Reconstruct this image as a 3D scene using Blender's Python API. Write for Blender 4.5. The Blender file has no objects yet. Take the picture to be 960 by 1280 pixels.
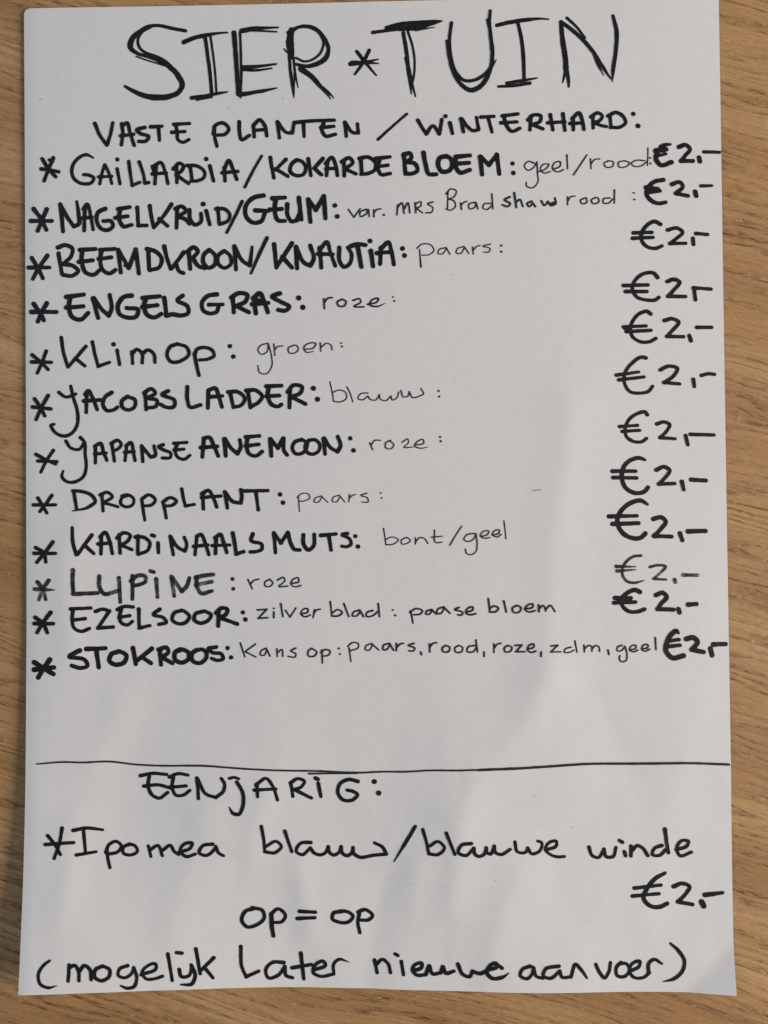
import bpy, math, random
from mathutils import Vector, Euler, noise

S = bpy.context.scene
COL = S.collection

# ------------------------------------------------------------------ camera
cam_d = bpy.data.cameras.new('camera')
cam_d.sensor_fit = 'VERTICAL'
cam_d.sensor_height = 36.0
cam_d.sensor_width = 27.0
cam_d.lens = 36.0 * 961.0 / 1280.0
cam_d.clip_start = 0.01
cam_d.clip_end = 20.0
cam = bpy.data.objects.new('camera', cam_d)
COL.objects.link(cam)
CAM_LOC = Vector((0.00708292, -0.00872034, 0.23063187))
CAM_ROT = Euler((0.01130087, 0.01733266, -0.01012179), 'XYZ')
cam_d.dof.use_dof = True
cam_d.dof.focus_distance = 0.2335
cam_d.dof.aperture_fstop = 14.0
cam.location = CAM_LOC
cam.rotation_euler = CAM_ROT
S.camera = cam

# ------------------------------------------------------------------ light
w = bpy.data.worlds.new('World')
S.world = w
w.use_nodes = True
bg = w.node_tree.nodes['Background']
bg.inputs['Color'].default_value = (0.84, 0.90, 1.0, 1)
bg.inputs['Strength'].default_value = 0.19


def area(name, loc, target, size, size_y, power, color):
    d = bpy.data.lights.new(name, 'AREA')
    d.shape = 'RECTANGLE'
    d.size, d.size_y = size, size_y
    d.energy = power
    d.color = color
    o = bpy.data.objects.new(name, d)
    COL.objects.link(o)
    o.location = loc
    o.rotation_euler = (Vector(target) - Vector(loc)).to_track_quat('-Z', 'Y').to_euler()
    return o


# daylight from a window on the right, a weaker one far off to the upper left
area('window_light', (1.30, -0.14, 0.53), (0, -0.03, 0), 0.72, 0.54, 25.6, (1.0, 0.89, 0.765))
area('far_window_light', (-1.5, 0.7, 1.0), (0, 0, 0), 0.8, 0.8, 6.8, (0.55, 0.71, 1.0))

S.view_settings.view_transform = 'Standard'
S.view_settings.look = 'None'
S.view_settings.exposure = 0.0
S.view_settings.gamma = 1.0


# ------------------------------------------------------------------ materials
def new_mat(name):
    m = bpy.data.materials.new(name)
    m.use_nodes = True
    nt = m.node_tree
    return m, nt, nt.nodes['Principled BSDF']


def N(nt, typ, **kw):
    n = nt.nodes.new(typ)
    for k, v in kw.items():
        setattr(n, k, v)
    return n


def ramp(nt, fac, stops):
    r = N(nt, 'ShaderNodeValToRGB')
    e = r.color_ramp.elements
    while len(e) < len(stops):
        e.new(0.5)
    for i, (p, c) in enumerate(stops):
        e[i].position = p
        e[i].color = c if len(c) == 4 else (*c, 1)
    nt.links.new(fac, r.inputs[0])
    return r.outputs[0]


def math_node(nt, op, a, b=None):
    n = N(nt, 'ShaderNodeMath', operation=op)
    for i, v in enumerate((a, b)):
        if v is None:
            continue
        if isinstance(v, (int, float)):
            n.inputs[i].default_value = v
        else:
            nt.links.new(v, n.inputs[i])
    return n.outputs[0]


def mix(nt, fac, a, b, mode='MIX'):
    n = N(nt, 'ShaderNodeMix', data_type='RGBA', blend_type=mode)
    for sock, v in ((n.inputs['Factor'], fac), (n.inputs[6], a), (n.inputs[7], b)):
        if isinstance(v, (int, float)):
            sock.default_value = v
        elif isinstance(v, tuple):
            sock.default_value = (*v, 1) if len(v) == 3 else v
        else:
            nt.links.new(v, sock)
    return n.outputs[2]


def mat_wood():
    m, nt, b = new_mat('oiled_oak')
    L = nt.links.new
    tc = N(nt, 'ShaderNodeTexCoord')

    def mapped(rot, scale, loc=(0, 0, 0)):
        r = N(nt, 'ShaderNodeMapping')
        r.inputs['Rotation'].default_value = (0, 0, math.radians(rot))
        L(tc.outputs['Object'], r.inputs['Vector'])
        s = N(nt, 'ShaderNodeMapping')
        s.inputs['Scale'].default_value = scale
        s.inputs['Location'].default_value = loc
        L(r.outputs[0], s.inputs['Vector'])
        return s.outputs[0]

    # slow bend of the grain: a noise offset added to the coordinates
    ROT = 17.0
    bend = N(nt, 'ShaderNodeTexNoise')
    bend.inputs['Scale'].default_value = 1.0
    bend.inputs['Detail'].default_value = 2.0
    L(mapped(ROT, (9, 16, 9)), bend.inputs['Vector'])
    bsub = N(nt, 'ShaderNodeVectorMath', operation='SUBTRACT')
    L(bend.outputs['Color'], bsub.inputs[0])
    bsub.inputs[1].default_value = (0.5, 0.5, 0.5)
    bscale = N(nt, 'ShaderNodeVectorMath', operation='MULTIPLY')
    L(bsub.outputs[0], bscale.inputs[0])
    bscale.inputs[1].default_value = (0.0, 0.016, 0.0)

    rot = N(nt, 'ShaderNodeMapping')
    rot.inputs['Rotation'].default_value = (0, 0, math.radians(ROT))
    L(tc.outputs['Object'], rot.inputs['Vector'])
    add = N(nt, 'ShaderNodeVectorMath', operation='ADD')
    L(rot.outputs[0], add.inputs[0])
    L(bscale.outputs[0], add.inputs[1])
    P = add.outputs[0]

    def tex(scale, detail=4.0, rough=0.55, dist=0.0, loc=(0, 0, 0)):
        s = N(nt, 'ShaderNodeMapping')
        s.inputs['Scale'].default_value = scale
        s.inputs['Location'].default_value = loc
        L(P, s.inputs['Vector'])
        t = N(nt, 'ShaderNodeTexNoise')
        t.inputs['Scale'].default_value = 1.0
        t.inputs['Detail'].default_value = detail
        t.inputs['Roughness'].default_value = rough
        t.inputs['Distortion'].default_value = dist
        L(s.outputs[0], t.inputs['Vector'])
        return t.outputs['Fac']

    broad = tex((5, 42, 5), 3.0, 0.5)
    warp = tex((7, 75, 7), 3.0, 0.55, 0.0, (3, 1, 0))
    fibre = tex((55, 1300, 55), 4.0, 0.65, 0.0, (7, 2, 0))
    grit = tex((420, 1500, 420), 3.0, 0.7, 0.0, (5, 3, 0))
    pores = tex((230, 1500, 230), 3.0, 0.6, 0.4, (1, 5, 0))
    patch = tex((26, 120, 26), 2.0, 0.5, 0.0, (11, 4, 0))
    speck = tex((420, 900, 420), 2.0, 0.6, 0.0, (2, 9, 0))

    # growth rings: a thin open-pored early band, then denser late wood, every 2 to 4 mm
    sep = N(nt, 'ShaderNodeSeparateXYZ')
    L(P, sep.inputs[0])
    ph = math_node(nt, 'ADD', math_node(nt, 'MULTIPLY', sep.outputs['Y'], 1 / 0.0036),
                   math_node(nt, 'MULTIPLY', warp, 8.5))
    ring = math_node(nt, 'FRACT', ph)
    band = ramp(nt, ring, [(0.0, (0.1, 0.1, 0.1)), (0.12, (1, 1, 1)), (0.26, (0.75, 0.75, 0.75)), (0.62, (0.0, 0.0, 0.0))])
    bandv = math_node(nt, 'MULTIPLY', band, ramp(nt, patch, [(0.30, (0.15, 0.15, 0.15)), (0.66, (1, 1, 1))]))

    c = ramp(nt, broad, [(0.28, (0.375, 0.203, 0.083)), (0.50, (0.490, 0.288, 0.129)),
                         (0.72, (0.600, 0.385, 0.193))])
    c = mix(nt, math_node(nt, 'MULTIPLY', bandv, 0.62), c, (0.262, 0.132, 0.050))
    c3 = ramp(nt, fibre, [(0.25, (0.80, 0.77, 0.73)), (0.72, (1.13, 1.13, 1.12))])
    c = mix(nt, 1.0, c, c3, 'MULTIPLY')
    c4 = ramp(nt, grit, [(0.28, (0.82, 0.80, 0.78)), (0.72, (1.12, 1.12, 1.12))])
    c = mix(nt, 1.0, c, c4, 'MULTIPLY')
    pm = ramp(nt, pores, [(0.41, (1, 1, 1)), (0.48, (0, 0, 0))])
    pmask = math_node(nt, 'MULTIPLY', pm, math_node(nt, 'MULTIPLY', bandv, 0.9))
    c = mix(nt, pmask, c, (0.100, 0.050, 0.020))
    sm = ramp(nt, speck, [(0.60, (0, 0, 0)), (0.72, (0.7, 0.7, 0.7))])
    c = mix(nt, math_node(nt, 'MULTIPLY', sm, band), c, (0.66, 0.50, 0.32))
    L(c, b.inputs['Base Color'])
    rr = ramp(nt, fibre, [(0.2, (0.62, 0.62, 0.62)), (0.8, (0.46, 0.46, 0.46))])
    L(rr, b.inputs['Roughness'])
    b.inputs['Specular IOR Level'].default_value = 0.35
    h = math_node(nt, 'SUBTRACT', math_node(nt, 'MULTIPLY', math_node(nt, 'ADD', fibre, grit), 0.35), pmask)
    bump = N(nt, 'ShaderNodeBump')
    bump.inputs['Strength'].default_value = 0.55
    bump.inputs['Distance'].default_value = 0.00022
    L(h, bump.inputs['Height'])
    L(bump.outputs[0], b.inputs['Normal'])
    return m


def mat_paper():
    m, nt, b = new_mat('white_copy_paper')
    L = nt.links.new
    tc = N(nt, 'ShaderNodeTexCoord')
    t = N(nt, 'ShaderNodeTexNoise')
    t.inputs['Scale'].default_value = 420.0
    t.inputs['Detail'].default_value = 5.0
    t.inputs['Roughness'].default_value = 0.65
    L(tc.outputs['Object'], t.inputs['Vector'])
    c = ramp(nt, t.outputs['Fac'], [(0.3, (0.765, 0.765, 0.765)), (0.7, (0.80, 0.80, 0.80))])
    L(c, b.inputs['Base Color'])
    b.inputs['Roughness'].default_value = 0.72
    b.inputs['Specular IOR Level'].default_value = 0.25
    bump = N(nt, 'ShaderNodeBump')
    bump.inputs['Strength'].default_value = 0.25
    bump.inputs['Distance'].default_value = 0.00008
    L(t.outputs['Fac'], bump.inputs['Height'])
    L(bump.outputs[0], b.inputs['Normal'])
    return m


def mat_ink(name, col, dry=0.0, rough=0.55):
    m, nt, b = new_mat(name)
    L = nt.links.new
    tc = N(nt, 'ShaderNodeTexCoord')
    t = N(nt, 'ShaderNodeTexNoise')
    t.inputs['Scale'].default_value = 900.0
    t.inputs['Detail'].default_value = 4.0
    L(tc.outputs['Object'], t.inputs['Vector'])
    hi = tuple(x * 1.7 + 0.004 for x in col)
    L(ramp(nt, t.outputs['Fac'], [(0.35, col), (0.75, hi)]), b.inputs['Base Color'])
    b.inputs['Roughness'].default_value = rough
    b.inputs['Specular IOR Level'].default_value = 0.25
    if dry > 0:
        # bristly streaks along the stroke and worn gaps: bare paper shows through
        uv = N(nt, 'ShaderNodeUVMap')
        s = N(nt, 'ShaderNodeMapping')
        s.inputs['Scale'].default_value = (0.42, 3.2, 1.0)
        L(uv.outputs[0], s.inputs['Vector'])
        t2 = N(nt, 'ShaderNodeTexNoise')
        t2.inputs['Scale'].default_value = 1.0
        t2.inputs['Detail'].default_value = 4.0
        t2.inputs['Roughness'].default_value = 0.62
        L(s.outputs[0], t2.inputs['Vector'])
        t3 = N(nt, 'ShaderNodeTexNoise')
        t3.inputs['Scale'].default_value = 320.0
        t3.inputs['Detail'].default_value = 2.0
        L(tc.outputs['Object'], t3.inputs['Vector'])
        f = math_node(nt, 'ADD', math_node(nt, 'MULTIPLY', t2.outputs['Fac'], 0.7),
                      math_node(nt, 'MULTIPLY', t3.outputs['Fac'], 0.3))
        a = ramp(nt, f, [(0.485, (1, 1, 1)), (0.61, (0.16, 0.16, 0.16))])
        L(a, b.inputs['Alpha'])
    return m


M_WOOD = mat_wood()
M_PAPER = mat_paper()
M_INK = mat_ink('black_marker_ink', (0.0075, 0.0068, 0.0085))
M_PEN = mat_ink('black_pen_ink', (0.019, 0.018, 0.020), rough=0.55)
M_DRY = mat_ink('drying_marker_ink', (0.014, 0.013, 0.014), dry=0.55, rough=0.6)
M_FAINT = mat_ink('faint_grey_ink', (0.32, 0.31, 0.31), rough=0.7)


# ------------------------------------------------------------------ mesh helper
def link_mesh(name, verts, faces, mat, parent=None, uvs=None, smooth=False):
    me = bpy.data.meshes.new(name)
    me.from_pydata(verts, [], faces)
    if uvs:
        lay = me.uv_layers.new(name='UVMap')
        for lp in me.loops:
            lay.data[lp.index].uv = uvs[lp.vertex_index]
    if smooth:
        me.polygons.foreach_set('use_smooth', [True] * len(me.polygons))
    me.materials.append(mat)
    me.update()
    o = bpy.data.objects.new(name, me)
    COL.objects.link(o)
    if parent:
        o.parent = parent
    return o


# ------------------------------------------------------------------ tabletop
def build_tabletop():
    x0, x1, y0, y1, t, r = -0.75, 0.75, -0.50, 0.50, 0.03, 0.003
    v, f = [], []
    loops = [(0.0, -t), (0.0, -r), (r * 0.3, -r * 0.3), (r, 0.0)]
    for ins, z in loops:
        v += [(x0 + ins, y0 + ins, z), (x1 - ins, y0 + ins, z), (x1 - ins, y1 - ins, z), (x0 + ins, y1 - ins, z)]
    for k in range(len(loops) - 1):
        for i in range(4):
            j = (i + 1) % 4
            f.append((k * 4 + i, k * 4 + j, k * 4 + 4 + j, k * 4 + 4 + i))
    n = len(v)
    f.append((n - 4, n - 3, n - 2, n - 1))
    f.append((3, 2, 1, 0))
    o = link_mesh('tabletop', v, f, M_WOOD)
    o['kind'] = 'structure'
    return o


build_tabletop()

# ------------------------------------------------------------------ the sheet
PW, PH = 0.210, 0.297


def sstep(a, b, x):
    t = max(0.0, min(1.0, (x - a) / (b - a)))
    return t * t * (3 - 2 * t)


# soft folds in the sheet: crest line (mm from the top left corner), height (mm, negative for a
# trough), width of its left and right flank (mm)
def mm(px, py):
    return (px - 32) * 210.0 / 876.0, (py - 3) * 297.0 / 1238.0


FOLDS = []
for pts, amp, wl, wr in [
    ([(716, 520), (706, 600), (690, 720), (684, 850)], 0.58, 18, 15),
    ([(684, 850), (640, 930), (570, 1015)], 0.58, 17, 20),
    ([(742, 872), (782, 965)], -0.34, 14, 12),
    ([(372, 1085), (386, 1165)], 0.42, 6, 7),
    ([(572, 1045), (562, 1135)], 0.50, 7, 11),
    ([(520, 1080), (512, 1130)], 0.26, 4, 6),
    ([(82, 690), (86, 820)], 0.42, 9, 9),
    ([(92, 1030), (84, 1140)], 0.42, 9, 9),
    ([(330, 1000), (312, 1065)], 0.36, 6, 10),
    ([(478, 1110), (462, 1180), (456, 1240)], -0.42, 6, 10),
    ([(102, 630), (98, 690)], 0.18, 5, 7),
    ([(150, 880), (120, 960)], 0.22, 7, 9),
    ([(645, 1090), (610, 1200)], 0.42, 10, 14),
    ([(250, 1030), (215, 1160)], 0.30, 10, 12),
    ([(846, 960), (800, 1140)], 0.22, 14, 14),
]:
    P_ = [mm(*p) for p in pts]
    FOLDS.append((P_, amp, wl, wr))


def fold_h(X, Y, P_, amp, wl, wr):
    best, side = 1e9, 1
    for (ax, ay), (bx, by) in zip(P_, P_[1:]):
        dx, dy = bx - ax, by - ay
        t = ((X - ax) * dx + (Y - ay) * dy) / (dx * dx + dy * dy)
        tc = max(0.0, min(1.0, t))
        ex, ey = X - ax - dx * tc, Y - ay - dy * tc
        d2 = ex * ex + ey * ey
        if d2 < best:
            best = d2
            side = 1 if ex * dy - ey * dx > 0 else -1       # right of a downward crest
    # blend the flank widths so that the sheet stays smooth round the ends of the crest
    wd = wr if side > 0 else wl
    return amp * math.exp(-(math.sqrt(best + 5.0) - 2.236) / (wd * 0.75))


def sheet_h(x, y):
    """height of the sheet's top face over the table, metres, at paper point (x, y) in metres"""
    X = (x + PW / 2) * 1000
    Y = (PH / 2 - y) * 1000
    h = 0.6
    for fd in FOLDS:
        h += 1.25 * fold_h(X, Y, *fd)
    low = sstep(110, 270, Y)
    h += (0.16 + 0.45 * low) * noise.noise(Vector((X / 34.0, Y / 62.0, 1.3)))
    h += (0.03 + 0.14 * low) * noise.noise(Vector((X / 15.0 + 4, Y / 26.0, 7.7)))
    h += 0.045 * low * noise.noise(Vector((X / 6.5, Y / 10.0, 3.1)))
    # lower left corner curls up, lower right hardly, small fold in the lower right corner
    d = max(0.0, (Y - 235) / 62.0)
    h += 5.8 * d ** 1.5 * sstep(95, -10, X)
    h += 0.2 * d ** 1.6
    e = max(0.0, (X - 203) + (Y - 290)) / 14.0
    h += 1.45 * e
    # the left side stands a touch proud, its very edge dips
    h += 0.35 * sstep(40, 4, X) - 0.22 * sstep(3.2, -0.5, X)
    h += 1.2 * sstep(165, 235, Y) * sstep(48, 0, X)
    return h * 0.001


def build_sheet():
    nx, ny = 140, 198
    th = 0.00011
    v, f = [], []

    def xy(i, j):
        x = -PW / 2 + 0.0003 + (PW - 0.0004) * i / nx
        y = PH / 2 - 0.0006 - (PH - 0.0004 - 0.0030 * sstep(0.06, -0.105, x)) * j / ny
        if i == 0 and j == 0:                               # worn corner
            x, y = x + 0.0005, y - 0.0005
        return x, y
    for j in range(ny + 1):
        for i in range(nx + 1):
            x, y = xy(i, j)
            v.append((x, y, sheet_h(x, y)))
    top = len(v)
    for k in range(top):
        a = v[k]
        v.append((a[0], a[1], a[2] - th))
    W1 = nx + 1
    for j in range(ny):
        for i in range(nx):
            a = j * W1 + i
            f.append((a, a + W1, a + W1 + 1, a + 1))
            f.append((a + top, a + 1 + top, a + W1 + 1 + top, a + W1 + top))
    rim = [i for i in range(nx + 1)] + [j * W1 + nx for j in range(1, ny + 1)] + \
          [ny * W1 + i for i in range(nx - 1, -1, -1)] + [j * W1 for j in range(ny - 1, 0, -1)]
    n0 = len(v)
    for a in rim:                                           # the cut edge has its own vertices, so it shades crisply
        v.append(v[a])
        v.append(v[a + top])
    m = len(rim)
    for i in range(m):
        j = (i + 1) % m
        f.append((n0 + 2 * i, n0 + 2 * j, n0 + 2 * j + 1, n0 + 2 * i + 1))
    o = link_mesh('paper_sheet', v, f, M_PAPER, smooth=True)
    me = o.data
    for p in me.polygons:                                   # keep the cut edges crisp
        if p.index >= 2 * nx * ny:
            p.use_smooth = False
    o['label'] = 'white handwritten plant price list lying on the oak tabletop'
    o['category'] = 'price list'
    return o


sheet = build_sheet()

# ------------------------------------------------------------------ handwriting
# Strokes were traced from the photograph and are laid onto the sheet itself.
ROTM = CAM_ROT.to_matrix()


def on_sheet(px, py):
    d = ROTM @ Vector(((px - 480.0) / 961.0, (640.0 - py) / 961.0, -1.0))
    z = 0.0012
    for _ in range(4):
        t = (z - CAM_LOC.z) / d.z
        q = CAM_LOC + d * t
        z = sheet_h(q.x, q.y)
    return q.x, q.y, z


def parse(s):
    """'x,y[,w][!] ...' -> list of point lists, cut at the corners marked !"""
    runs, cur = [], []
    for tok in s.split():
        corner = tok.endswith('!')
        a = [float(t) for t in tok.rstrip('!').split(',')]
        p = (a[0], a[1], a[2] if len(a) > 2 else None)
        cur.append(p)
        if corner:
            runs.append(cur)
            cur = [p]
    if len(cur) > 1 or not runs:
        runs.append(cur)
    return runs


def smooth_run(P, step):
    if len(P) == 1:
        return P
    out = []
    for i in range(len(P) - 1):
        p0 = P[max(i - 1, 0)]
        p1, p2 = P[i], P[i + 1]
        p3 = P[min(i + 2, len(P) - 1)]
        n = max(2, int(math.hypot(p2[0] - p1[0], p2[1] - p1[1]) / step))
        # centripetal-like: scale end tangents by the segment length
        l1 = math.hypot(p2[0] - p1[0], p2[1] - p1[1]) + 1e-6

        def tan(a, b, c):
            la = math.hypot(b[0] - a[0], b[1] - a[1]) + 1e-6
            lc = math.hypot(c[0] - b[0], c[1] - b[1]) + 1e-6
            tx = (b[0] - a[0]) / la * lc + (c[0] - b[0]) / lc * la
            ty = (b[1] - a[1]) / la * lc + (c[1] - b[1]) / lc * la
            s = l1 / (la + lc)
            return tx * s, ty * s
        t1 = tan(p0, p1, p2) if i > 0 else (p2[0] - p1[0], p2[1] - p1[1])
        t2 = tan(p1, p2, p3) if i < len(P) - 2 else (p2[0] - p1[0], p2[1] - p1[1])
        for k in range(n):
            t = k / n
            h00 = 2 * t ** 3 - 3 * t ** 2 + 1
            h10 = t ** 3 - 2 * t ** 2 + t
            h01 = -2 * t ** 3 + 3 * t ** 2
            h11 = t ** 3 - t ** 2
            out.append((h00 * p1[0] + h10 * t1[0] + h01 * p2[0] + h11 * t2[0],
                        h00 * p1[1] + h10 * t1[1] + h01 * p2[1] + h11 * t2[1],
                        p1[2] + (p2[2] - p1[2]) * t))
    out.append(P[-1])
    return out


STROKE_NO = [0]
LIFT = 0.00006
WIDTH = 1.0                       # overall stroke weight of the pen in use


def ribbon(P, V, F, UV, seed):
    """one inked run in photo pixels -> strip with round ends, added to V, F, UV"""
    STROKE_NO[0] += 1
    lift = LIFT + (STROKE_NO[0] % 14) * 5e-6

    def add(px, py, s, v, k):
        x, y, z = on_sheet(px, py)
        V.append((x, y, z + lift + k * 1.2e-7))
        UV.append((s, v))
        return len(V) - 1
    if len(P) == 1:
        x, y, wd = P[0]
        c = add(x, y, seed, 0, 0)
        n = 16
        ring = []
        for i in range(n):
            a = 2 * math.pi * i / n
            r = wd / 2 * (1 + 0.09 * noise.noise(Vector((math.cos(a) * 1.3, math.sin(a) * 1.3, seed * 3.1))))
            ring.append(add(x + r * math.cos(a), y + r * math.sin(a), seed, r, 0))
        for i in range(n):
            F.append((c, ring[(i + 1) % n], ring[i]))
        return
    n = len(P)
    s = seed * 13.7
    prev = None
    # a pen lands heavily and lifts off lighter
    length = sum(math.hypot(P[i][0] - P[i - 1][0], P[i][1] - P[i - 1][1]) for i in range(1, n))
    even = length > 9 and min(p[2] for p in P) == max(p[2] for p in P)
    for i in range(n):
        a, b = P[max(i - 1, 0)], P[min(i + 1, n - 1)]
        dx, dy = b[0] - a[0], b[1] - a[1]
        l = math.hypot(dx, dy) or 1e-6
        nx, ny = -dy / l, dx / l
        if i:
            s += math.hypot(P[i][0] - P[i - 1][0], P[i][1] - P[i - 1][1])
        wd = P[i][2] / 2
        if even:
            t = i / (n - 1)
            wd *= (1.03 - 0.13 * t) * (1 - 0.10 * math.sin(math.pi * t) * (0.5 + 0.5 * math.sin(seed * 9)))
        j1 = 1 + 0.13 * noise.noise(Vector((s * 0.13, 1.0, seed))) + 0.07 * noise.noise(Vector((s * 0.45, 5.0, seed)))
        j2 = 1 + 0.13 * noise.noise(Vector((s * 0.13, 9.0, seed))) + 0.07 * noise.noise(Vector((s * 0.45, 3.0, seed)))
        L_ = add(P[i][0] + nx * wd * j1, P[i][1] + ny * wd * j1, s, wd, i)
        R_ = add(P[i][0] - nx * wd * j2, P[i][1] - ny * wd * j2, s, -wd, i)
        if prev:
            F.append((prev[0], L_, R_, prev[1]))
        if i in (0, n - 1):                                  # round end
            c = add(P[i][0], P[i][1], s, 0, i)
            base = math.atan2(ny, nx)
            sg = 1 if i == 0 else -1
            fan = [L_]
            for q in range(1, 8):
                an = base + sg * math.pi * q / 8
                fan.append(add(P[i][0] + math.cos(an) * wd, P[i][1] + math.sin(an) * wd, s, wd * math.cos(math.pi * q / 8), i))
            fan.append(R_)
            for q in range(8):
                F.append((c, fan[q], fan[q + 1]))
        prev = (L_, R_)


def ink(name, ox, oy, sc, width, strokes, mat=None, label=None, into=None):
    """strokes: '|' separated; a tile pixel / sc + (ox, oy) is a photo pixel"""
    V, F, UV = into if into else ([], [], [])
    for st in strokes.split('|'):
        st = st.strip()
        wdef = width * WIDTH
        if st.startswith('@'):
            head, st = st.split(None, 1)
            wdef = float(head[1:]) * WIDTH
        for run in parse(st):
            P = []
            lastw = wdef
            for x, y, ww in run:
                lastw = ww if ww is not None else wdef
                P.append((ox + x / sc, oy + y / sc, lastw / sc))
            ribbon(smooth_run(P, 1.1), V, F, UV, (STROKE_NO[0] * 0.618) % 7.0)
    if name is None:
        return V, F, UV
    o = link_mesh(name, V, F, mat or M_INK, sheet, UV)
    if label:
        o['label'] = label
    return o


def multi(name, pieces, mat=None, label=None):
    """one part whose strokes were traced from several tiles"""
    acc = ([], [], [])
    for ox, oy, sc, wd, st in pieces:
        ink(None, ox, oy, sc, wd, st, into=acc)
    o = link_mesh(name, acc[0], acc[1], mat or M_INK, sheet, acc[2])
    if label:
        o['label'] = label
    return o


T = 'title_lettering'
H = 'heading_lettering'
NM, NT, PR, BU = 'plant_name', 'colour_note', 'price', 'asterisk'
# ---- title
multi(T, [
    (140, 0, 4, 18, '368,155,18 300,142,18 225,128 185,132 140,158,22 100,198,30 92,235,28 125,266,18 180,283 240,305,24 290,335,26 335,385,28 352,425,28 335,460,24 290,482,28 220,488,32 160,478,26 110,457,22 66,432,14'
     '|@15 195,135 150,162 130,200 138,238 165,262 205,276 255,298 295,328|@8 122,283 180,303 240,322 290,338'
     '|360,212,24 400,194,22 470,177,22 520,168,14 578,163,9|@19 466,185 478,270 492,380 499,470|@12 493,182 507,280 518,380 523,465'
     '|400,490,22 470,480,18 530,468,16 578,460,8|@12 425,500 500,486'
     '|@25 611,165 619,270 628,400 633,472|@13 641,162 645,270 647,400 644,490,8|650,155,26 700,146,26 760,141,16 832,138,9|@12 700,153 825,160,8'
     '|655,338,24 720,334,18 822,321,10|@14 650,350 720,352 800,342,8|640,474,26 700,464,20 760,454,18 825,440,7'),
    (340, 0, 4, 18, '98,150,28 90,205,40 95,260,36 98,285,28|@16 86,270 92,350 103,430 110,490,5|@13 108,290 118,380 132,440,4|@8 62,246 75,262|@8 112,300 112,400 110,478'
     '|85,165,24 130,138,18 180,133,20 222,148,22 260,192,22 283,250,20 268,292,26 222,322,24 165,332,20 125,322,16|@13 180,132 235,165 258,212 245,262 200,300 165,308 120,290'
     '|145,345,28 200,385,26 245,435,20 275,470,10 296,498,4|@13 240,425 285,465 312,492,4'),
    (540, 0, 4, 18, '@17 98,115 88,200 96,290 122,365 160,402 210,402 262,374 300,330 322,300,4|75,205,14 88,290,18 112,372,18 145,422,20 195,452,24 240,434,24 272,395,22 295,335,20 303,270,20 294,180,18 288,110,16 292,55,16|@14 278,100 288,150 297,250'
     '|325,127,20 400,110,22 480,99,20 540,94,12 583,97,8|430,115,18 448,200,20 458,300,20 461,400,18|333,433,14 400,430,16 490,416,18|@18 375,416 450,404 525,391,8'
     '|645,112,20 653,200,26 668,300,28 670,350,26|@14 668,345 662,380 653,415,6|@18 674,340 682,400 684,435,10|@20 645,110 700,150 745,190 800,252 850,330 895,395,8|@14 675,90 720,132 765,190|@12 808,270 830,325 860,380,3'
     '|905,80,16 922,150,22 920,250,20 906,350,20 902,410,4'),
    (340, 0, 4, 18, '505,163,18 560,156,18 620,148|575,140,22 640,134,46 700,130,50 760,122,40 805,113,28 848,106,9|@13 720,152 815,137,4|@20 657,165 673,260 682,350 697,470,7|@13 680,160 700,220 713,300 711,370 700,425|@22 673,290 690,380 718,483,7'),
    (340, 0, 4, 18, '393,320,24 450,314,20 532,297,7|@18 400,312 460,313 532,318,7|@18 425,258 465,310 522,378,8|@18 487,252 455,315 415,372,12'),
], label='tall black marker title reading SIER * TUIN')

WIDTH = 1.0
multi(H, [
    (100, 130, 4, 20, '75,98 105,165 135,205! 150,165 165,95|210,100 215,150 208,205|212,112 235,95 250,140 272,208|205,160 270,152|325,118 285,132 303,148 345,165 332,185 295,188|355,115 410,112|393,118 398,182|470,102 548,98|480,105 487,145 490,178 515,192 545,178|460,142 525,138|672,115 674,160 685,212|668,150 678,108 715,95 745,128 725,152 690,156|797,90 799,150 808,178 848,158|868,110 872,165|870,105 900,80 925,110 935,160|872,132 930,128'),
    (320, 130, 4, 20, '108,90 118,170|108,90 160,145 182,145! 192,92|200,93 270,86 392,82|238,95 241,162|340,90 330,130 348,160 398,152|325,118 390,112|445,92 452,162|445,92 490,145 512,145! 508,100|@15 610,178 680,115 755,50'),
    (500, 130, 4, 20, '90,82 112,120 132,150! 165,110 197,150! 210,78|250,95 263,148|@22 228,62|305,75 318,140|308,75 340,115 368,135 393,128! 383,68|405,66 470,62|440,65 460,140|512,60 590,50|520,62 533,108 558,137 600,122|505,95 585,90|655,62 650,130|640,80 665,57 705,62 700,88 660,103! 690,115 715,125|752,55 765,130|815,50 825,132|740,95 825,90|865,70 867,130|862,75 895,45 912,85 920,128|850,98 915,95'),
    (690, 130, 4, 20, '205,60 206,120|195,65 230,45 252,60 240,82 212,93! 245,108 272,113|290,58 295,115|280,60 320,43 360,68 368,95 345,114 292,118|@23 407,50|@25 430,110'),
], label='black marker heading reading VASTE PLANTEN / WINTERHARD:')

# ---- bullets
WIDTH = 1.05
ink(BU, 30, 190, 4, 19, '92,35 125,85 160,125|148,30 125,85 102,145|87,85 130,90 175,100|@16 128,40 145,48')
ink(BU, 30, 190, 4, 22, '50,285 90,340 113,390|115,287 90,345 70,395|35,345 140,345')
ink(BU, 30, 290, 4, 21, '40,130 70,180 95,232|118,118 75,180 45,235|24,178 128,178')
ink(BU, 30, 290, 4, 23, '50,360 92,425 100,442|115,357 90,400 70,448|38,400 163,400')
ink(BU, 30, 410, 4, 19, '42,135 90,175 122,208|112,117 90,175 68,225|40,170 138,172')
ink(BU, 30, 410, 4, 19, '55,355 85,400 105,440|122,338 90,395 62,458|45,395 136,405')
ink(BU, 30, 530, 4, 18, '62,152 110,178 160,200|148,132 115,180 85,240|70,185 166,188')
ink(BU, 30, 530, 4, 18, '70,370 95,410 115,445|140,357 110,400 80,438|48,405 158,404')
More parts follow.
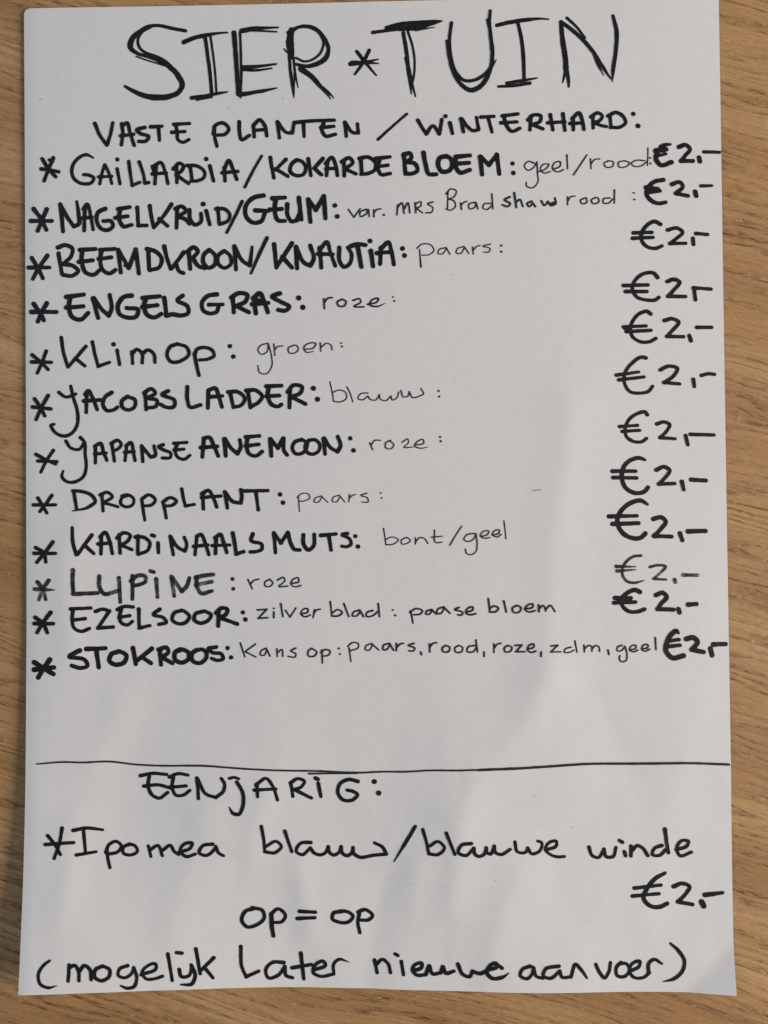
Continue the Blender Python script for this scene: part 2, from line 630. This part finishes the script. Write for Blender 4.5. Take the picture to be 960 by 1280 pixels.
ink(BU, 30, 640, 4, 19, '60,178 100,205 110,250|145,150 108,200 65,252|52,206 158,207')
ink(BU, 30, 640, 4, 20, '68,350 95,385 110,438,16|125,342 95,388 75,440,16|55,385 100,388 155,390,5', M_DRY, 'streaky asterisk drawn with a drying marker')
ink(BU, 30, 740, 4, 20, '58,127 95,155 118,203|135,102 95,155 67,203|54,158 148,158')
ink(BU, 30, 740, 4, 25, '52,352 100,382 148,410|130,338 100,380 72,428|52,388 150,377')

# ---- plant names
WIDTH = 1.0
multi(NM, [
    (30, 190, 4, 18, '348,30,9 315,14,18 265,38 240,85 250,132 290,158 340,152 350,130 328,117 300,114|405,65 390,110 380,160|405,65 425,105 440,158|374,125 440,122|467,85 481,160|@22 468,38|525,48 533,110 542,168! 580,152|577,50 598,110 605,157! 625,153'),
    (100, 130, 4, 20, '382,310 376,400|370,310 403,293 425,335 440,398|362,350 432,345|@18 362,312 372,345|483,315 485,393|467,325 500,297 518,308 508,335 482,355! 520,382 543,398|552,315 562,385|537,308 590,312 625,345 620,368 590,384 555,387|650,310 669,385|@24 632,276|722,320 726,385|724,322 745,283 765,325 785,378|712,345 790,338|@15 825,416 868,332 910,260'),
    (320, 130, 4, 21, '72,268 80,320 90,370|150,278 97,330|100,325 160,362|205,280 178,302 172,338 200,358 240,350 248,312 225,285 202,281|262,275 275,358|335,273 292,322! 328,354|358,290 353,358|350,298 380,268 400,310 408,358|352,325 402,322|440,288 442,360|430,290 468,270 485,290 447,325! 500,350|525,275 530,348|517,273 560,266 600,300 592,332 560,348 525,352|600,272 670,265|620,275 610,320 625,352 672,348|602,314 660,306'),
    (500, 130, 4, 24, '20,252 24,310 28,350|18,255 50,247 58,268 35,290! 78,302 88,332 50,350 28,347|118,244 128,300 148,352 182,352|235,262 200,270 192,310 210,338 248,333 262,300 250,270 218,262|285,264 350,258|280,265 278,310 300,343 350,330|272,300 345,295|402,264 411,353|404,265 445,305! 484,254|484,254 497,350|@22 563,298|@24 567,345'),
], label='black capitals reading GAILLARDIA / KOKARDEBLOEM:')
multi(NM, [
    (30, 190, 4, 22, '182,262 190,330 196,398|182,262 215,322 250,373! 275,360 275,320 265,248,14|305,280 302,393|@20 298,285 315,262 335,322 347,388|292,332 340,326|408,284 370,305 366,350 390,386 430,388 447,368 438,348 398,346|472,286 530,276|482,285 478,340 498,372 540,365|458,330 520,322|567,278 572,368! 615,368|630,270 638,325 650,378!|738,262 695,325 650,378|678,335 718,370'),
    (100, 130, 4, 21, '487,520 483,620|477,525 510,512 530,532 485,565! 525,575 548,600|548,530 553,580 578,605 605,590 606,548|632,535 650,603|@26 617,501|690,522 697,598|682,525 725,527 750,555 743,582 700,602'),
    (260, 230, 4, 20, '@17 172,88 133,170 95,243'),
    (260, 230, 4, 24, '278,58 230,68 190,110 190,160 228,194 268,185 285,145|237,132 300,135|322,72 385,68|340,75 334,130 352,182 385,185|310,128 370,125|397,102 400,160 420,188 445,182! 458,150 455,68|455,70 468,178|502,78 513,190|502,78 540,130! 580,62|580,62 588,172|@24 635,108|@25 647,163'),
], label='black capitals reading NAGELKRUID/GEUM:')
multi(NM, [
    (30, 290, 4, 23, '174,108 180,150 190,208|170,78 205,66 243,84 238,118 198,160! 250,172 272,195 245,218 195,215|280,90 358,85|292,92 290,150 312,205 350,214 380,190|275,150 345,142|382,90 455,85|388,95 382,140 395,190 430,208 458,190|375,135 438,127|472,90 485,203|472,90 525,180! 560,88|@18 508,168 530,172|@23 560,88 576,208|622,92 627,190|615,85 660,98 690,140 678,175 630,192|702,72 715,130 735,185!|800,102 740,182|762,162 778,198 798,206|825,105 832,185|817,100 850,77 870,95 845,130! 875,172 905,182'),
    (260, 290, 4, 22, '8,90 -18,112 -22,155 5,180 33,165 36,118 10,90|@20 83,95 55,115 53,160 83,180 112,165 112,122 85,95|133,72 137,130 141,188|133,72 180,150 210,168! 222,75,14|@19 296,30 258,110 216,208,12'),
    (260, 290, 4, 24, '331,62 337,120 343,178|420,57 345,172|372,125 420,178|441,75 446,182|441,78 490,160 512,168! 528,140 512,68|560,80 567,178|@21 565,82 595,50 612,100 637,170|@22 550,110 625,112|@21 657,78 661,150 680,176 706,162 718,110 700,78|715,72 745,62 788,66|748,68 768,175|815,95 826,172|@25 811,46|865,80 861,160|865,85 902,52 918,100 930,162|845,106 920,100'),
    (480, 210, 4, 24, '@25 93,403|@25 103,438'),
], label='black capitals reading BEEMDKROON/KNAUTIA:')
multi(NM, [
    (30, 290, 4, 24, '212,325 300,313|232,325 226,380 245,428 285,438 322,405|212,378 298,372|347,332 358,380 372,430|350,332 395,392 425,418! 438,390 430,315|540,318 500,326 472,365 477,408 515,428 565,420 573,392 515,380|595,330 680,322|612,330 602,370 615,412 650,428 688,410|592,375 668,366|702,330 708,375 712,418! 745,412 785,418 822,405 820,375 768,340 795,318'),
    (260, 290, 4, 24, '45,312 0,320 -28,350 -25,390 15,408 45,398 53,375|@21 5,364 75,362|124,325 130,402|118,328 150,308 198,315 190,345 142,370! 205,402|230,330 240,408|226,332 260,307 280,345 300,402|222,362 302,355|@18 240,335 262,345|360,308 322,323 365,350 408,375 390,394 352,390|@27 455,330|@28 475,377'),
], label='black capitals reading ENGELSGRAS:')
multi(NM, [
    (30, 410, 4, 19, '187,48 200,130 220,195!|310,92 222,195|258,152 305,190|343,70 355,130 372,192! 428,172|467,112 479,183|@24 449,82|541,120 544,178|541,132 565,107 590,125 592,175|592,132 620,110 650,130 656,172|770,80 732,95 717,140 735,168 790,163 826,130 815,97 768,80|853,130 865,190 876,238|855,135 865,108 905,98 945,115 952,138 925,155 880,160'),
    (260, 400, 4, 24, '@24 110,131|@24 127,183'),
], label='black letters reading KlimOp:')
multi(NM, [
    (30, 410, 4, 18, '235,292 245,340 268,420 265,490 235,530 195,540 150,515 137,485 152,481,14|175,322 210,345 260,330'),
    (30, 410, 4, 21, '315,320 312,422|307,332 322,314 342,345 367,408|300,365 385,360|440,323 407,345 396,385 415,412 452,408 468,396|520,343 491,365 491,393 520,410 555,393 556,360 520,343|607,332 612,408|602,325 640,304 658,322 620,350! 668,366 662,390 618,400|722,315 692,332 755,365 752,392 705,394 684,382|818,295 818,360 830,395 885,385'),
    (260, 400, 4, 22, '2,355 0,440|5,350 35,341 55,385 70,435|8,385 72,380|112,365 127,435|102,360 150,360 185,395 170,424 128,437|200,355 213,438|192,353 240,352 272,385 255,410 215,434|292,332 368,328|305,335 300,380 320,423 355,432 368,422|293,382 358,378|411,345 408,438|400,360 430,326 472,338 468,358 420,385! 488,420|@26 528,342|@27 548,397'),
], label='black capitals reading JACOBSLADDER:')
multi(NM, [
    (30, 530, 4, 17, '283,68,20 300,85 306,150 312,210 300,260 260,288 215,288 190,260 197,235,12|210,85 235,120 280,125 298,98'),
    (30, 530, 4, 19, '358,115 358,195|355,112 382,97 400,145 415,182|355,150 412,145|440,98 453,185|437,97 470,82 488,102 470,125 445,135|515,105 506,183|512,110 535,92 548,140 556,183|505,142 552,138|590,110 595,188|590,112 635,165! 655,160 652,110|697,104 674,114 700,130 735,148 733,166 692,170|750,97 815,92|768,100 757,130 772,168 800,177 830,157|752,130 800,126'),
    (250, 520, 4, 22, '20,115 13,205|20,112 45,107 70,150 92,200|5,158 88,152|122,115 130,200|125,115 160,165 188,188! 205,155 200,120|230,105 298,100|240,108 234,150 248,190 280,200 312,178|230,150 295,142|352,115 358,200|352,115 390,160! 415,112|418,112 424,180 436,195|@20 510,118 475,130 462,158 475,186 508,188 532,165 535,135 510,118|@20 545,123 527,150 535,180 565,191 594,175 600,145 580,121 545,121|618,115 626,190|622,112 655,160 688,178! 703,150 690,103|@23 752,112|@24 768,172'),
], label='black capitals reading JAPANSE ANEMOON:')
multi(NM, [
    (30, 530, 4, 18, '250,340 258,385 265,428|245,335 290,337 350,368 358,385 330,412 245,435,6|390,350 397,435|382,355 420,342 443,360 397,395! 440,405 470,414|518,357 490,370 485,400 510,414 545,403 550,377 520,354 490,360|590,380 598,440 605,480|590,375 625,354 658,382 640,404 597,410|697,395 705,430 712,470|695,390 735,368 763,387 745,405 702,410|790,325 800,380 808,410! 853,402'),
    (250, 520, 4, 20, '15,385 18,465|10,390 42,372 68,410 85,455|10,408 105,400|125,380 138,460|125,380 170,430 205,435! 210,400 205,368|215,375 340,373|280,380 292,470|@24 401,392|@24 416,433'),
], label='black letters reading DROPPLANT:')
multi(NM, [
    (30, 640, 4, 20, '242,78,16 245,150 262,213!|340,115 268,213|303,165 350,208|387,125 386,210|382,125 405,102 430,150 443,208|372,160 435,155|477,115 482,206|467,130 500,104 533,117 520,145 487,165! 540,188|572,120 570,208|557,125 600,127 630,155 620,190 572,212|671,155 673,203|640,116 652,120|733,128 747,213|732,122 775,180 805,195! 815,165 802,127|865,125 856,213|865,122 885,112 905,150 925,213|850,172 920,165'),
    (250, 630, 4, 21, '82,175 78,248|@20 76,170 103,152 118,190 135,243|@18 62,208 150,205|165,145 175,200 182,250! 220,238|265,150 255,180 310,205 310,225 280,238 252,240|370,145 378,243|370,145 405,195! 440,143|440,143 458,205 470,225 500,230|518,155 520,205 545,230 568,210 572,152|605,157 680,150|645,158 656,230|@19 738,148 712,153 751,178 756,200 735,214 710,211|@21 778,161|@23 791,213'),
], label='black capitals reading KARDINAALSMUTS:')
ink(NM, 30, 640, 4, 22, '245,290 245,350 247,410! 370,405|378,322 380,380 400,407 470,395|475,330 482,450|543,320 543,435|535,345 570,318 608,322 608,347 580,362 545,368|662,335 668,425|@20 632,295 650,300|738,322 752,420|740,325 790,397! 815,370 828,330|860,328 900,318 948,312|863,325 868,375 885,405 940,395|862,365 940,348',
    M_DRY, 'streaky grey capitals reading LUPINE written with a drying marker')
multi(NM, [
    (30, 740, 4, 20, '235,85 335,80|247,85 242,140 252,180 290,197 328,182|247,140 308,133|358,97 395,86 428,95! 370,180! 448,175|468,88 500,73 547,75|487,90 478,130 490,156 520,164 543,147|477,127 530,118|575,85 577,180! 630,168|680,86 647,112 700,130 713,150 675,162|790,92 752,105 742,138 770,158 813,150 828,122 800,94|895,97 857,112 852,138 880,155 918,145 937,115 905,95'),
    (260, 730, 4, 22, '55,130 52,210|42,145 70,120 98,127 92,150 60,168! 148,200|@23 175,142|@24 188,177'),
], label='black capitals reading EZELSOOR:')
multi(NM, [
    (30, 740, 4, 24, '280,292 228,322 310,345 318,368 285,380 240,368|312,285 408,281|362,288 375,377|475,297 437,312 428,343 460,363 503,350 513,317 482,297|546,280 560,360|640,283 567,342|592,325 636,356|680,288 686,363|675,288 715,278 723,300 690,325! 743,356|785,287 757,302 757,338 790,353 823,335 823,303 797,287|@22 865,290 842,307 844,343 875,356 909,335 913,303 895,287 862,292'),
    (260, 730, 4, 23, '@20 42,315 2,325 20,341 70,353 77,372 50,382 18,372|@23 99,320|@23 116,367'),
], label='black capitals reading STOKROOS:')

# ---- colour notes in a thin pen
WIDTH = 0.86
multi(NT, [
    (500, 130, 4, 9, '672,297 642,287 622,310 640,332 668,318 685,290! 688,350 690,390 660,420 632,408 632,392|690,340 732,322 745,303 718,302 702,325 718,345 752,338|765,328 802,308 802,290 775,293 763,325 790,340 818,328|835,255 838,325|868,355 935,255'),
    (690, 130, 4, 8, '193,275 196,325|195,300 215,278 240,275|285,285 260,298 268,314 303,312 308,292 280,283|365,284 332,295 335,313 375,312 388,297 365,284|462,284 415,284 396,299 412,312 455,306 479,284|480,220 478,308|@13 490,270|@13 493,298'),
], M_PEN, 'thin handwriting reading geel/rood:')
multi(NT, [
    (320, 130, 4, 10, '463,528 490,567! 522,523|552,527 520,543 523,563 553,550! 562,527 567,563|590,530 590,565|590,545 605,528 625,525|@15 640,555|710,505 705,555|708,520 728,495 742,548|742,525 760,495 770,545|797,495 800,545|795,500 825,490 825,508 803,522! 833,545|885,490 858,500 885,520 880,540 850,545'),
    (480, 210, 4, 9, '320,120 318,205|310,130 335,105 362,115 350,145 320,155! 350,165 358,190 330,212 310,205|383,175 388,208|385,190 400,172 415,167|455,172 425,182 428,205 455,195 460,172! 470,205|535,178 500,182 495,200 515,208 540,188|540,130 545,205'),
    (480, 210, 4, 13, '630,145 603,160 632,180 620,193 593,185|652,125 662,198|660,172 678,158 695,193|740,167 715,180 725,193 745,177! 757,193|787,165 802,188 820,168! 832,187 858,180 855,150|@16 835,180 858,172'),
    (690, 130, 4, 9, '78,465 78,505|80,485 95,464 115,461|165,470 142,485 150,499 175,490 172,470|220,468 197,482 205,498 235,488 230,470 215,468|290,470 257,477 257,495 285,495 305,475|313,430 312,497|@11 410,445|@12 413,478'),
], M_PEN, 'thin handwriting reading var. mrs Bradshaw rood :')
ink(NT, 480, 210, 4, 8, '178,408 185,495,10|165,402 188,382 238,388 250,412 225,434 190,436|310,398 275,410 270,428 290,430 314,402! 330,432|400,393 366,406 361,424 382,428 404,397! 425,428|443,395 447,430|447,412 465,392 480,388|532,381 495,392 532,405 525,420 500,421|@14 587,388|@14 587,419', M_PEN, 'thin handwriting reading paars: on the BEEMDKROON line')
ink(NT, 260, 290, 4, 11, '580,335 583,384|582,355 600,332 622,328|673,336 647,352 655,370 685,368 690,346 667,337|725,342 760,336 765,346 730,372 780,375|798,362 848,346 853,334 820,340 808,363 840,373 885,358,4|@11 925,325|@13 932,345', M_PEN, 'thin handwriting reading roze: on the ENGELSGRAS line')
ink(NT, 260, 400, 4, 8, '300,117 265,127 250,150 265,171 295,160 302,118! 318,180 320,230 290,270 260,264 250,228|330,120 335,178|333,150 350,133 375,130|430,127 402,142 405,162 435,165 453,145 440,126 425,127|480,147 530,138 540,119 505,117 480,137 490,160 528,158,4|562,115 565,158|565,138 595,117 615,125 622,150|@11 667,116|@12 671,133', M_PEN, 'thin handwriting reading groen:')
ink(NT, 400, 460, 4, 8, '50,70 62,125 68,166! 100,170 133,150 128,122 97,110 65,122|135,95 150,125 165,170|240,125 203,130 190,152 212,160 240,140! 250,155 280,160 297,133! 302,155 330,163 355,140! 362,160 382,152 395,120|405,112 418,145 440,140 447,118! 462,147 500,140 518,130 505,102|@13 594,115|@13 597,143', M_PEN, 'thin handwriting reading blauw :')
ink(NT, 400, 460, 4, 8, '250,375 258,395 265,410|255,388 275,362 303,362|353,362 330,375 328,397 353,405 370,387 350,362|410,372 440,356 443,370 420,396 465,395|475,386 520,372 517,359 487,368 473,390 500,401 540,395,3|@13 601,345|@14 604,366|@4 178,338', M_PEN, 'thin handwriting reading roze: on the JAPANSE ANEMOON line')
ink(NT, 250, 520, 4, 7, '493,405 498,478|487,407 505,390 545,393 550,408 520,425 495,427|608,400 575,413 571,429 590,431 612,405! 640,432|698,396 666,409 662,426 682,430 702,402! 725,430|748,392 745,430|747,412 765,396 780,393|835,386 805,397 840,412 842,428 810,431|@11 903,385|@11 909,410', M_PEN, 'thin handwriting reading paars: on the DROPPLANT line')
ink(NT, 460, 630, 4, 8, '78,122 85,165 90,204! 128,200 153,180 120,165 90,177|193,167 167,182 167,198 195,197 213,182 195,167|237,168 238,200|238,190 262,167 285,175 300,198|333,130 340,193 370,191|318,166 372,161|410,206 440,155 470,110|530,147 492,156 480,178 500,188 530,173 540,147! 546,200 540,238 515,254 492,245 488,225|565,163 600,150 605,136 578,137 562,160 585,172 610,167|622,155 655,145 658,131 637,132 622,153 645,165 668,152|680,85 685,125 690,175', M_PEN, 'thin handwriting reading bont/geel')
ink(NT, 250, 630, 4, 10, '@23 163,375|@23 167,424|240,377 262,424|253,400 270,382 295,376|350,376 325,392 327,410 350,412 365,396 350,376|388,380 420,368 425,380 395,412 440,410|455,397 495,386 493,370 467,376 455,400 475,414 505,407', M_PEN, 'thin handwriting reading : roze on the LUPINE line')
multi(NT, [
    (260, 730, 4, 11, '248,130 295,126! 252,172! 300,168|330,140 330,168|@12 330,122|365,98 370,130 376,163|388,132 410,165! 440,120|465,150 500,138 500,125 477,126 465,150 485,164 512,155|533,130 526,168|530,147 543,130 562,126|612,88 620,160! 655,158 672,142 650,128 620,147|680,98 692,130 705,163|760,130 728,142 722,158 742,160 764,136! 778,163|825,132 792,147 792,160 825,158 850,137|852,98 858,163|@12 925,130|@13 937,157'),
    (480, 720, 4, 12, '133,175 140,205 145,235|130,182 160,163 193,176 183,189 150,194|240,168 212,178 208,190 225,191 243,172! 262,190|300,155 268,168 265,186 282,188 303,160! 330,186|375,157 355,167 395,185 390,194 370,194|410,181 445,167 445,156 415,166 410,185 430,194 460,188|522,113 530,180! 560,178 573,162 550,150 530,162|600,125 612,180|665,147 642,162 647,180 680,177 685,157 665,147|705,165 745,153 745,141 717,147 705,167 725,180 755,173|775,145 775,178|775,165 795,147 810,175|810,165 830,147 855,177'),
], M_PEN, 'thin handwriting reading zilver blad : paase bloem')
multi(NT, [
    (260, 730, 4, 10, '162,295 175,335 185,364|238,300 187,338! 240,365|292,321 266,335 262,354 280,356 296,328! 310,360|345,325 347,362|347,345 370,327 375,362|440,320 415,335 440,350 438,363 402,362|520,321 502,336 502,358 530,361 545,342 520,321|570,330 573,395|565,342 590,327 612,337 605,354 575,361|@13 655,322|@13 660,350|706,320 715,387|700,312 720,294 753,300 753,315 715,333|820,297 790,310 786,328 805,331 824,303! 855,330'),
    (480, 720, 4, 11, '28,337 -2,347 -5,367 12,368 31,342! 48,371|63,337 62,374|64,356 82,340 98,336|150,337 122,347 155,362 148,374 125,374|185,380 188,393|228,340 230,380|230,355 245,337 265,333|310,347 292,360 297,378 325,376 330,357 310,347|375,347 354,360 357,378 390,377 393,357 375,347|455,347 420,356 415,376 445,379 465,352|460,320 468,380|500,380 501,402|550,340 550,382|552,360 565,342 585,336|620,347 602,360 605,378 635,374 640,357 620,347|655,347 690,345! 660,379! 705,378|720,365 750,354 750,341 727,346 718,370 740,382 760,375|787,380 785,402'),
    (660, 740, 4, 10, '115,270 150,266! 115,300! 165,299|215,276 187,285 180,299 210,301 230,290|235,245 245,301|280,265 282,299|282,285 305,267 318,272 320,297|320,285 340,267 355,275 358,297|@11 400,290 405,312|470,267 447,276 447,294 465,294 485,272! 495,310 490,343 470,349 457,335 460,318|510,290 540,279 540,267 517,270 508,290 530,299 550,290|570,285 600,275 600,264 577,266 570,288 585,296 610,285|637,228 640,288'),
], M_PEN, 'thin handwriting reading Kans op: paars, rood, roze, zalm, geel')

# ---- prices
WIDTH = 1.06
ink(PR, 690, 130, 4, 22, '592,202,12 560,208 532,235 520,275 545,306 598,292|@26 520,235 570,228|@16 525,260 570,250|@24 545,215 560,232|635,215 668,205 690,225 665,260 645,285! 705,285|735,268 740,288|@17 760,240 838,242')
ink(PR, 690, 130, 4, 21, '557,380 515,388 482,415 472,450 495,482 530,497 568,492|@22 470,418 530,425|@20 482,442 540,435|@24 478,430 530,432|600,402 640,392 655,410 620,447! 680,460|716,438 722,460|@16 745,410 798,409')
ink(PR, 720, 160, 4, 19, '423,482 395,468 352,490 327,530 332,570 365,598 400,602 430,590|287,525 380,522|283,552 385,547|458,510 510,502 533,520 500,555 470,578! 548,577|585,552 588,582|600,528 658,533')
ink(PR, 720, 320, 4, 19, '408,108 390,87 345,87 302,115 282,160 302,203 350,220 400,218 415,207|238,148 360,145|248,178 355,178|457,128 490,117 518,130 490,170 460,202! 548,203|590,160 598,220|588,160 675,166')
ink(PR, 720, 320, 4, 19, '374,290 355,277 320,287 287,320 272,360 282,402 320,428 370,428 400,412|238,355 350,350|252,378 375,372|@18 245,362 275,372|442,323 480,314 513,330 480,375 455,402! 538,404|567,398 575,424|605,357 678,357')
ink(PR, 720, 430, 4, 18, '350,70 330,66 282,95 247,140 242,192 270,238 320,246 365,235 383,212|202,156 315,140,14|215,180 340,165|422,130 460,112 508,122 488,160 440,193! 518,200|587,177 592,213|627,157 660,149 693,152')
ink(PR, 720, 430, 4, 18, '357,354 348,342 310,347 268,375 247,420 252,462 290,488 330,488 353,472|218,413 308,407|232,437 318,432|404,400 440,390 468,402 450,440 420,468! 495,474|548,458 560,505|572,452 690,455')
ink(PR, 720, 550, 4, 20, '345,100,14 320,90 282,97 242,130 230,190 252,243 300,266 345,256 360,237|183,156 298,156|187,188 303,190|402,150 440,134 468,150 440,195 415,220! 493,218|530,208 539,248|@22 576,198 650,203')
ink(PR, 720, 550, 4, 22, '358,322,14 325,303 278,313 228,352 207,408 232,463 280,490 325,488 347,467|165,382 305,379,18|183,420 313,416|387,395 430,387 448,405 420,450 390,480! 478,483|520,467 532,502|@25 562,457 647,455')
ink(PR, 720, 680, 4, 13, '325,58 290,62 247,95 232,150 252,184 290,194 340,182,5|@19 203,112 300,114,5|@18 206,135 300,128,5|370,115 410,106 448,112 420,147 388,174! 450,178|@18 494,178 498,191|@19 535,155 608,156', M_DRY, 'streaky grey price drawn with a drying marker')
ink(PR, 720, 680, 4, 22, '320,240 298,230 262,242 228,275 232,308 270,338 310,338 343,326|@22 195,270 275,270|@20 190,294 298,290|@20 217,282 270,282|400,256 435,244 453,262 425,300 408,325! 488,328|512,325 518,342|@24 562,303 602,300')
multi(PR, [
    (660, 740, 4, 24, '752,205,14 742,196 722,207 697,245 692,298 722,328 778,318|@20 705,244 755,238|@20 700,272 760,266|792,235 828,228 848,247 820,288! 878,300'),
    (720, 680, 4, 24, '672,522 680,556|687,502 748,500'),
])
ink(PR, 680, 1000, 4, 21, '605,365,18 560,390 517,440 498,490 522,523 570,536 616,517|@19 452,440 585,425|@19 443,480 575,468|648,432 690,417 728,432 708,470 670,508! 743,522|@26 788,508 799,530|@24 805,474 893,463,18')

# ---- the lower section
WIDTH = 1.04
multi('divider_line', [
    (20, 900, 4, 9, '105,220,7 230,210 340,212 460,207 600,222 720,228 850,228'),
    (160, 930, 4, 10, '290,108 350,108 560,122 700,130 960,135'),
    (360, 930, 4, 10, '160,135 250,140 350,143 480,138 600,138 700,132 860,132 960,129|@9 105,148 200,147 345,146'),
    (480, 640, 2, 6.6, '238,645 350,640 440,634 500,630 640,629 780,628 862,631|@4 560,628 700,627|@4 300,644 420,637'),
], M_PEN)
multi(H, [
    (160, 930, 4, 18, '62,158 120,147 195,152|107,160 102,210 122,255 155,270 200,242|80,210 160,205 213,220|208,165 250,148 300,155|228,165 222,220 242,256 275,256 310,232|208,216 292,209|345,170 350,220 353,273|347,172 395,252 440,267! 478,235 484,200 468,172|545,190 573,240 575,310 553,352 525,345 507,315,5|@15 508,172 530,166 555,174|645,200 649,263|640,205 692,172 725,212 748,280|632,230 740,225|815,195 825,262|812,195 850,173 883,187 868,213 832,227! 918,270'),
    (360, 930, 4, 19, '152,197 165,262|@20 138,170 150,176|350,187 310,177 262,197 250,243 275,278 325,278 348,252 330,238 297,230|@25 432,188|@26 454,245'),
], label='black capitals reading EENJARIG:')
ink(BU, 40, 1000, 4, 18, '80,178 115,222 143,272|152,140 137,220 112,292|68,222 210,212')
multi(NM, [
    (40, 1000, 4, 18, '207,152 270,140 355,148,14|258,148 268,262|222,275 322,258,14|375,252 382,300 390,338|370,262 387,222 425,207 448,230 430,258 385,270|490,220 457,237 457,263 490,275 528,255 518,230 488,220'),
    (160, 930, 4, 17, '103,510 115,562|110,530 150,507 173,558|175,530 213,507 235,540 255,552|257,540 315,517 323,497 282,500 262,533 290,562 338,550|425,500 373,510 357,543 385,557 430,530 440,512! 455,545 478,558|668,412 680,480 685,538!|685,538 735,543 768,510 745,487 690,512|785,435 820,538'),
    (360, 930, 4, 18, '115,492 62,497 42,538 70,553 112,520! 132,545 158,554 185,545 202,513! 207,540 228,555 252,545 266,513! 271,543 295,558 316,548 326,518! 329,546 350,562 430,556 492,550! 474,516 434,494'),
    (460, 980, 4, 17, '130,388,6 190,290,20 237,212,18|275,228 290,280 305,348!|305,348 350,353 383,320 350,287 310,310|392,245 435,352|518,297 467,307 452,343 490,357 530,320! 534,348 555,362 580,352 592,318! 596,343 612,350 632,310! 638,342 665,352 712,326|735,290 747,338 790,340 800,320! 818,348 858,335 868,292 850,285|888,330 943,305 943,287 907,292 887,325 915,354 950,364 982,362'),
    (680, 1000, 4, 18, '225,235 242,278 270,288 300,245! 312,283 345,283 360,237|402,258 408,278|@18 378,202 393,211|435,230 435,280|437,257 470,227 490,237 520,278|590,227 552,242 542,272 575,277 610,247|@20 605,145 612,200 622,263|662,248 718,225 723,207 692,202 664,240 680,277 737,260'),
], label='handwriting reading Ipomea blauw/blauwe winde')
ink('footnote_lettering', 280, 1080, 4, 19, '150,222 107,237 90,280 115,313 165,303 203,265 193,232 142,217|@22 238,250 240,310 248,358|@18 237,247 270,224 308,260 290,288 247,292|378,236 458,241|367,272 455,268|590,237 547,247 542,273 575,290 625,288 646,260 620,239 580,234|677,248 670,290 680,343|672,240 705,227 743,260 725,278 687,280', label='handwriting reading op = op')
multi('footnote_lettering', [
    (40, 1120, 4, 16, '90,322,12 55,350 32,400 45,443 80,458 125,448,4'),
    (40, 1120, 4, 19, '187,345 182,425|187,358 215,347 232,372 236,423|237,377 265,347 290,367 297,418|355,350 317,370 314,403 345,423 388,400 388,367 357,350|@17 480,347 437,367 432,395 465,408 500,385 510,357! 525,410 510,453 475,460 445,448,10|@17 547,393 623,355 620,340 582,347 552,385 572,413 620,412 655,400|680,290 690,350 702,422|737,367 748,403 785,398 800,352!|797,345 817,400 800,438 745,443,10|@18 723,283 751,285|820,264 830,320 842,388|910,308 847,370|867,362 905,408'),
    (280, 1080, 4, 19, '85,412 92,520 112,563! 175,535|300,492 242,492 210,528 222,568 270,557 305,512! 313,558 343,568|385,445 400,573|342,518 438,502|@17 450,530 508,500 500,487 458,503 446,540 480,560 548,550|@16 550,550 550,497 575,477 625,490,5'),
    (440, 1120, 4, 19, '113,320 126,383|120,342 155,317 180,337 193,383|247,328 258,393|@17 216,289 230,297|307,375 350,353 350,337 317,342 302,370 322,393 370,393! 387,347 402,388 445,383! 455,352 470,385 510,375|530,340 557,393 590,402 602,375! 640,387 680,370 725,350 722,337 692,347 674,380 700,410 750,407 785,385,5|750,360 720,335'),
    (640, 1120, 4, 18, '92,350 52,367 42,398 75,413 105,380 107,357! 125,403 155,410|235,350 167,367 157,398 190,411 240,375! 250,405 290,405|295,405 320,342 345,367 375,410,12|420,342 440,385 463,409 484,380 493,332|545,332 522,357 527,398 560,403 588,370 570,337 542,337|592,375 638,347 640,327 602,337 587,375 605,403 660,406 688,382|682,385 687,332 710,317 750,338,12|793,237,13 830,270 863,330 850,378 810,413 755,428,4'),
], label='handwriting reading (mogelijk later nieuwe aanvoer)')
# ---- stray faint marks
for piece in [
    (720, 590, 1, 1.4, '-53,23 -44,22.5'), (480, 210, 4, 5, '337,533'), (30, 0, 1, 1.6, '21,124'),
    (400, 460, 4, 4, '678,66'), (680, 1000, 4, 5, '137,135'), (140, 0, 4, 5, '857,494'), (140, 0, 4, 5, '587,538'),
    (460, 980, 4, 5, '230,500'), (460, 980, 4, 5, '640,483'), (460, 980, 4, 5, '828,62'),
]:
    multi('faint_speck', [piece], M_FAINT)
